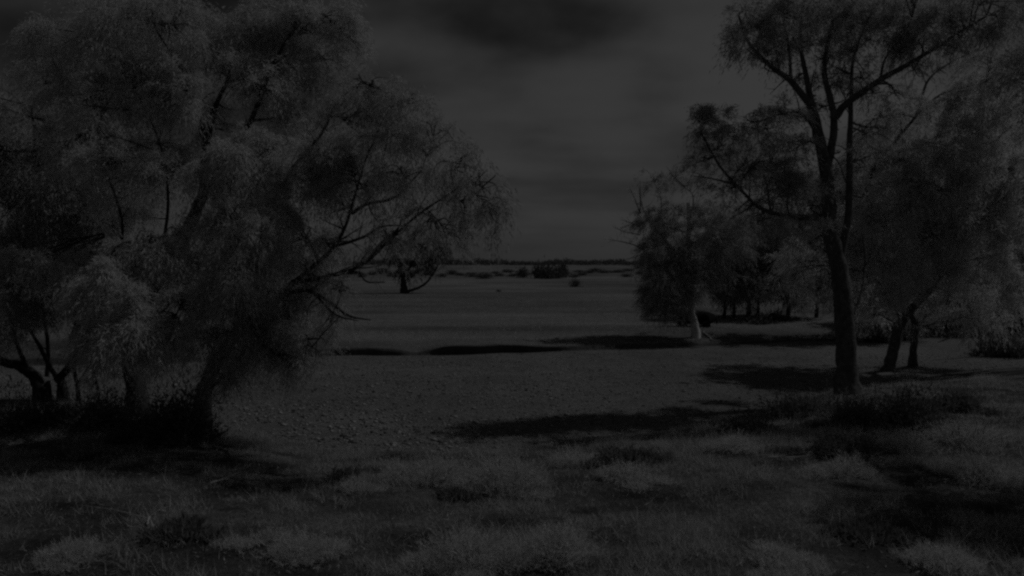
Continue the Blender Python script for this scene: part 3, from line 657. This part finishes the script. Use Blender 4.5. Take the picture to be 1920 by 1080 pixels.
SH = [ # label, px, base py, half width px, height px, n
    ('largest pale feathery shrub in the middle of the near bank', 930, 915, 100, 68, 12000),
    ('pale shrub just left of the largest feathery shrub', 830, 905, 55, 48, 5500),
    ('low pale shrub near the middle, on edge of creek bed', 745, 905, 48, 36, 4000),
    ('small grey shrub beside the long shadow left of centre', 665, 920, 42, 30, 3000),
    ('pale shrub at bottom centre, nearest the camera', 900, 1062, 90, 82, 11000),
    ('pale shrub right of the nearest bottom centre shrub', 1050, 1045, 62, 62, 6500),
    ('wispy pale shrub at bottom left of centre', 800, 1075, 60, 52, 5500),
    ('low wide grey shrub behind the largest feathery shrub, to its right', 1080, 868, 80, 30, 5000),
    ('ragged low shrub right of centre with pale sticks beside it', 1180, 905, 70, 34, 4500),
    ('rounded pale shrub at right edge of the near bank', 1850, 905, 85, 55, 7500),
    ('wide dim grey shrub at right, behind rounded pale shrub', 1815, 830, 95, 55, 7000),
    ('grey shrub right of centre below tallest tree shadow', 1560, 890, 62, 44, 4500),
    ('dim shrub in the shade under leaning gum', 1690, 850, 70, 46, 4500),
    ('ragged low shrub at bottom, left of nearest shrubs', 560, 1045, 95, 45, 6500),
    ('low shrub at lower right with dark hollows', 1450, 1060, 90, 40, 5500),
    ('low shrub in the bottom right corner', 1780, 1065, 100, 42, 5500),
    ('small shrub at bottom left corner', 130, 1050, 90, 34, 5000),
    ('small grey shrub in shade of tallest tree, right of creek bed', 1380, 845, 60, 36, 3500)]
for (lb, px, py, w, h, n) in SH:
    make_shrub('feathery_shrub', lb, px, py, w, h, M_shrub, int(n * 1.6), group='shrubs on the near bank')
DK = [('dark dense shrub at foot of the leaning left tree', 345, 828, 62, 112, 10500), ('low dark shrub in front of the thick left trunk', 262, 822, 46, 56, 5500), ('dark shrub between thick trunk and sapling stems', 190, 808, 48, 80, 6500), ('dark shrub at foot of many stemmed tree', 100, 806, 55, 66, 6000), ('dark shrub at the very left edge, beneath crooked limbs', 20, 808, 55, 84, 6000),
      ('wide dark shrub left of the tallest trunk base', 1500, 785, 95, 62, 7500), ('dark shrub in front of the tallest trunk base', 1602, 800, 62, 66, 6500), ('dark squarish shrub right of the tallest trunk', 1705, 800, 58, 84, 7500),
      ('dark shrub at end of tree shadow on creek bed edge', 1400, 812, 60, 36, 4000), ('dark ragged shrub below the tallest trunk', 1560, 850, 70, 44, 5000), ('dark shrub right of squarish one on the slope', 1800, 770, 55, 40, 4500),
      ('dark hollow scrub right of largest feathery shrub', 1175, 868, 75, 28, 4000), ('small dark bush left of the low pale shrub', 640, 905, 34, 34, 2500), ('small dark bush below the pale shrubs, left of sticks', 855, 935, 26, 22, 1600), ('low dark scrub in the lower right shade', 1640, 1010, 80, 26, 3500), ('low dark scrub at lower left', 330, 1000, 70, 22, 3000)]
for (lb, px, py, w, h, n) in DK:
    make_shrub('dark_shrub', lb, px, py, w, h, M_shrub_shade, n, leaf=(.10, .03), group='dark undergrowth below the trees', up=1.0)

# scrub on the plain: separate bushes, far away
def bush_proto(seed):
    r_ = np.random.default_rng(seed)
    c = r_.normal(size=(420, 3)) * np.array([.42, .42, .26]) + np.array([0, 0, .42])
    c[:, 2] = np.abs(c[:, 2])
    d = c - np.array([0, 0, .3]) + r_.normal(size=c.shape) * .3
    V = leaf_tris(c, d, np.full(420, .30), np.full(420, .13))
    me = mesh_obj('scrub_bush', V, np.arange(len(V)).reshape(-1, 3), M_leaf_far)
    return me
protos = [bush_proto(k) for k in range(3)]
used = [False] * 3; kk = 0
def put_bush(px, py, w, h, label, group):
    global kk
    i = kk % 3; kk += 1
    g = ground(px, py); s = g[1] / FPX
    o = protos[i] if not used[i] else protos[i].copy()
    if used[i]: col.objects.link(o)
    used[i] = True
    o.location = (g[0], g[1], g[2] - .05 * h * s)
    o.scale = (w * s, w * s * .9, h * s * 1.0); o.rotation_euler = (0, 0, rng.random() * 6.28)
    tag(o, label, 'bush', group)
for (px, py, w, h, lb) in [(1078, 538, 11, 14, 'dark round bush alone on the plain, nearest of the far scrub'), (908, 523, 14, 12, 'low dark bush left of centre at edge of far scrub'), (935, 547, 5, 4, 'tiny dark tuft alone on the plain left of round bush'),
                           (1010, 522, 14, 28, 'tall dark bush at left end of the tall scrub clump'), (1028, 523, 16, 30, 'tall dark bush in the middle of the tall scrub clump'), (1045, 522, 14, 26, 'ragged dark bush right of middle in tall scrub clump'), (1057, 521, 9, 30, 'narrow upright bush at right end of tall scrub clump'), (980, 521, 12, 20, 'thin dark bush just left of the tall scrub clump')]:
    put_bush(px, py, w, h, lb, None)
for k in range(46):
    px = 640 + 560 * (k + rng.random()) / 46
    put_bush(px, 508 + 13 * rng.random() ** .6, 7 + 7 * rng.random(), 3.5 + 4.5 * rng.random() + (3 if px < 860 else 0), *(('low dark scrub bush in the far band behind the lone small tree', 'far scrub left of centre') if px < 870 else ('low dark scrub bush in the far band around the tall scrub clump', 'far scrub in the centre') if px < 1080 else ('small dark scrub bush in the far band towards the pale trunk tree', 'far scrub right of centre')))
# far-off wood along the horizon, one mass
fx = []
for k in range(2600):
    a = rng.uniform(-.78, .78); dd_ = rng.uniform(880, 1150)
    hgt = 6.6 * (.15 + 1.5 * fbm(np.array([a * 70.]), np.array([1.0]), 4)[0]) * (.8 + .4 * rng.random())
    x0 = math.tan(a) * dd_; nL = 16
    c = rng.normal(size=(nL, 3)) * np.array([3.2, 2.5, hgt * .22]) + np.array([x0, dd_, hgt * .5])
    c[:, 2] = np.clip(c[:, 2], 0, hgt)
    fx.append(leaf_tris(c, rng.normal(size=c.shape), np.full(nL, 2.6), np.full(nL, 2.0)))
V = np.vstack(fx)
o = mesh_obj('far_wood', V, np.arange(len(V)).reshape(-1, 3), M_leaf_far)
tag(o, 'thin dark line of far-off trees along the horizon', 'trees', kind='stuff')

# ------------------------------------------------------------------ grass (nobody could count it)
def grass(name, label, pts, hgt, wid, mat, lean=.45, per=5, spread=.06):
    n = len(pts)
    c = np.repeat(pts, per, 0) + rng.normal(size=(n * per, 3)) * np.array([spread, spread, 0])
    c[:, 2] = height(c[:, 0], c[:, 1]) - .01
    d = rng.normal(size=c.shape) * lean; d[:, 2] = 1
    hh = np.repeat(hgt, per) * (.6 + .6 * rng.random(len(c)))
    V = leaf_tris(c, d, hh, np.full(len(c), 1.0) * np.repeat(wid, per))
    o = mesh_obj(name, V, np.arange(len(V)).reshape(-1, 3), mat)
    tag(o, label, 'grass', kind='stuff')
def scatter(n, x0, x1, y0, y1, fn):
    x = rng.uniform(x0, x1, n); y = rng.uniform(y0, y1, n)
    k = (np.abs(x) < y * .72 + 1.0) & (rng.random(n) < fn(x, y))
    return np.stack([x[k], y[k], np.zeros(k.sum())], 1)
p = scatter(160000, -18, 18, 7, 24, lambda x, y: np.clip((fbm(x * .9 + 30, y * 1.9, 5) - .44) * 7, .05, 1) * (y < near_edge(x) + .2))
grass('near_grass', 'short dry grass over the near bank', p, .035 + .75 * np.clip(fbm(p[:, 0] * 1.3 + 9, p[:, 1] * 2.0, 5) - .38, 0, 1) ** 1.3, np.full(len(p), .0085), M_grass, .7)
p = scatter(5200, -18, 18, 7, 22, lambda x, y: np.clip((fbm(x * .9 + 70, y * 1.4, 4) - .36) * 4, .05, 1) * (y < near_edge(x) - .3))
grass('tussock_grass', 'shaggy grass tussocks scattered over the near bank', p, .07 + .26 * rng.random(len(p)) ** 2, np.full(len(p), .009), M_tussock, .62, 26, .075)
p = scatter(70000, -32, 34, 30, 80, lambda x, y: np.clip((fbm(x * .3 + 20, y * .5, 4) - .40) * 4, .03, 1) * (y > far_edge(x) + .35) * (30 / y))
grass('plain_grass', 'short grass on the plain beyond the creek', p, np.full(len(p), .13), np.full(len(p), .022), M_grass, .8, 4, .1)

p = scatter(90000, -18, 18, 7, 24, lambda x, y: .9 * (y < near_edge(x) + .3))
p[:, 2] = height(p[:, 0], p[:, 1]) + .006
dd = rng.normal(size=p.shape); dd[:, 2] = np.abs(dd[:, 2]) * .3
V = leaf_tris(p, dd, np.full(len(p), .06), np.full(len(p), .012))
o = mesh_obj('leaf_litter', V, np.arange(len(V)).reshape(-1, 3), M_litter)
tag(o, 'fallen leaves and bark litter over the near bank', 'litter', kind='stuff')

# ------------------------------------------------------------------ clods on the creek bed
n = 58000
y = rng.uniform(15, 34, n) ; x = rng.uniform(-1, 1, n) * (y * .72)
k = (y > near_edge(x) + .2) & (y < far_edge(x) - .3) & (rng.random(n) < .25 + .9 * np.clip((fbm(x * .6, y * .6, 3) - .35) * 3, 0, 1) * np.clip(1.2 - (x + 6) / 14, .25, 1))
x, y = x[k], y[k]
sz = .006 + .036 * rng.random(len(x)) ** 8 + .026 * rng.random(len(x)) ** 2
sz *= 1 + .35 * sstep(6, -6, x) * sstep(30, 17, y)
oc = np.array([[1, 0, 0], [0, 1, 0], [-1, 0, 0], [0, -1, 0], [0, 0, .5], [0, 0, -.5]], float)
of = np.array([[0, 1, 4], [1, 2, 4], [2, 3, 4], [3, 0, 4], [1, 0, 5], [2, 1, 5], [3, 2, 5], [0, 3, 5]])
m = len(x)
a = rng.random(m) * 6.28
ov = oc[None] * (1 + .5 * (rng.random((m, 6, 3)) - .5)) * sz[:, None, None] * np.array([1.3, 1, 1])
rx_ = ov[..., 0] * np.cos(a)[:, None] - ov[..., 1] * np.sin(a)[:, None]; ry_ = ov[..., 0] * np.sin(a)[:, None] + ov[..., 1] * np.cos(a)[:, None]
V = np.stack([rx_ + x[:, None], ry_ + y[:, None], ov[..., 2] + height(x, y)[:, None] + .2 * sz[:, None]], -1).reshape(-1, 3)
F = (of[None] + (np.arange(m) * 6)[:, None, None]).reshape(-1, 3)
o = mesh_obj('clay_clods', V, F, M_clod)
tag(o, 'small clods and pebbles strewn over the dry creek bed', 'clods', kind='stuff')

# ------------------------------------------------------------------ fallen wood
def stick(name, label, pts, r0, r1, mat, twigs=0, cat='branch', lift=.04):
    g = [ground(a_, b_) for (a_, b_) in pts]
    g = np.array(g); g[:, 2] += lift + np.array([0] + [.03] * (len(g) - 1))
    base = g[0].copy()
    p, r_ = catmull(g, np.linspace(r0, r1, len(g)), 5)
    p = p + rng.normal(size=p.shape) * (r_ * .4)[:, None]
    TV, TQ, tb = [], [], 0
    vv, q = tube(p, r_, 6, 0, .15); TV.append(vv); TQ.append(q); tb += len(vv)
    for k_ in range(twigs):
        s_ = p[rng.integers(2, len(p))]; L_ = .25 + .4 * rng.random()
        e = s_ + np.array([rng.normal() * L_, rng.normal() * L_ * .5, abs(rng.normal()) * L_ * .5])
        e[2] = max(e[2], hz(e[0], e[1]) + .01)
        vv, q = tube(np.array([s_, (s_ + e) / 2 + [0, 0, .03], e]), np.array([r1, r1 * .7, r1 * .3]), 4, tb); TV.append(vv); TQ.append(q); tb += len(vv)
    o = mesh_obj(name, np.vstack(TV) - base, np.vstack(TQ), mat, smooth=True); o.location = base
    tag(o, label, cat)
stick('fallen_stick', 'pale twiggy stick lying in front of the largest feathery shrub', [(905, 920), (930, 925), (960, 936)], .02, .008, M_stick, 8)
stick('fallen_stick', 'thin pale stick on near bank right of centre', [(1440, 862), (1475, 866), (1512, 864)], .016, .006, M_stick, 4)
stick('fallen_stick', 'short pale stick on the shaded left bank', [(395, 912), (415, 910), (428, 907)], .018, .008, M_stick, 2)
stick('fallen_stick', 'pale curved stick at foot of the pale trunk tree', [(1318, 624), (1328, 632), (1334, 640)], .05, .025, M_stick, 1)
stick('fallen_stick', 'forked pale stick standing out on the lower left bank', [(275, 990), (280, 982), (286, 976)], .014, .006, M_stick, 2)
# fallen limb on the right with its butt propped up in a brush heap
def limb_down():
    pts = [(1905, 618, 33), (1862, 604, 32.6), (1820, 620, 32), (1780, 634, 31.6), (1758, 642, 31.4)]
    w3 = np.array([P(*q_) for q_ in pts]); w3[:, 2] = np.maximum(w3[:, 2], height(w3[:, 0], w3[:, 1]) + .03)
    base = w3[0].copy(); base[2] = hz(base[0], base[1])
    root = empty('fallen_limb', base); tag(root, 'fallen bare limb sloping down to grass at right from brush heap', 'branch')
    p, r_ = catmull(w3, [.11, .09, .06, .04, .015], 5)
    vv, q = tube(p, r_, 7, 0, .15); mesh_obj('limb', vv - base, q, M_bark_dark, root, smooth=True)
    for e in [[(1850, 610, 32.4), (1820, 628, 32), (1800, 645, 31.6)], [(1810, 624, 31.9), (1790, 622, 31.6), (1768, 628, 31.3)]]:
        w_ = np.array([P(*q_) for q_ in e]); w_[:, 2] = np.maximum(w_[:, 2], height(w_[:, 0], w_[:, 1]) + .02)
        p, r_ = catmull(w_, [.03, .02, .008], 4); vv, q = tube(p, r_, 5, 0); mesh_obj('twig', vv - base, q, M_bark_dark, root, smooth=True)
limb_down()
make_shrub('brush_heap', 'dark tangled brush heap at right around the fallen limb', 1885, 668, 55, 60, M_shrub_shade, 6000, leaf=(.16, .05), up=1.0, cat='shrub')
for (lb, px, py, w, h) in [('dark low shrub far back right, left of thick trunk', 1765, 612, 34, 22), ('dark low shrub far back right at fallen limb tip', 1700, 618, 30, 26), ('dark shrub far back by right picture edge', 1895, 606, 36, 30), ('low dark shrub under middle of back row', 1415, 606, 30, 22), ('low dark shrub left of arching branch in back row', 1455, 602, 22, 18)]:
    make_shrub('dark_shrub', lb, px, py, w, h, M_shrub_shade, 1800, leaf=(.2, .07), up=1.0, group='dark undergrowth below the trees')
make_shrub('dark_shrub', 'dark shrub on far bank beside the tall trunk, behind bed', 1640, 642, 22, 34, M_shrub_shade, 2500, leaf=(.14, .05), up=1.0, group='dark undergrowth below the trees')

# ------------------------------------------------------------------ cow lying in the shade behind the pale trunk
def cow():
    d = 42.0
    rump = P(1339, 600, d); gz = hz(rump[0] - .9, d)
    root_loc = (rump[0] - .95, d, gz)
    # skeleton (local x along the body, rump at +x), lying on the chest, legs folded under
    SC = 1.18
    vs = [(.62, 0, .46, .30), (.30, 0, .44, .34), (-.10, 0, .42, .35), (-.50, 0, .45, .31), (-.80, 0, .56, .20), (-1.02, 0, .72, .15), (-1.20, -.02, .74, .13), (-1.42, -.04, .64, .075),
          (.80, 0, .45, .20),                                   # 8 buttocks
          (.45, -.36, .22, .17), (.12, -.44, .13, .09), (.52, -.50, .07, .06),      # near hind leg folded
          (.45, .36, .22, .17), (.12, .44, .13, .09), (.52, .50, .07, .06),
          (-.52, -.28, .24, .13), (-.86, -.34, .10, .08), (-.58, -.40, .06, .055),  # near foreleg folded
          (-.52, .28, .24, .13), (-.86, .34, .10, .08), (-.58, .40, .06, .055),
          (-1.08, -.24, .80, .045), (-1.08, .24, .80, .045),     # ears
          (.92, .02, .34, .03), (.94, .05, .08, .03)]            # tail
    es = [(0, 1), (1, 2), (2, 3), (3, 4), (4, 5), (5, 6), (6, 7), (0, 8), (0, 9), (9, 10), (10, 11), (0, 12), (12, 13), (13, 14), (3, 15), (15, 16), (16, 17), (3, 18), (18, 19), (19, 20), (6, 21), (6, 22), (8, 23), (23, 24)]
    me = bpy.data.meshes.new('cow'); me.from_pydata([v_[:3] for v_ in vs], es, [])
    o = bpy.data.objects.new('cow', me); col.objects.link(o); o.location = root_loc; o.scale = (SC, SC, SC)
    me.materials.append(M_hide)
    md = o.modifiers.new('skin', 'SKIN'); md.use_smooth_shade = True
    for i, v_ in enumerate(vs):
        me.skin_vertices[0].data[i].radius = (v_[3], v_[3]); me.skin_vertices[0].data[i].use_root = (i == 0)
    sb = o.modifiers.new('subsurf', 'SUBSURF'); sb.levels = 2; sb.render_levels = 2
    tag(o, 'black cow lying in the shade behind the pale trunk', 'cow')
cow()
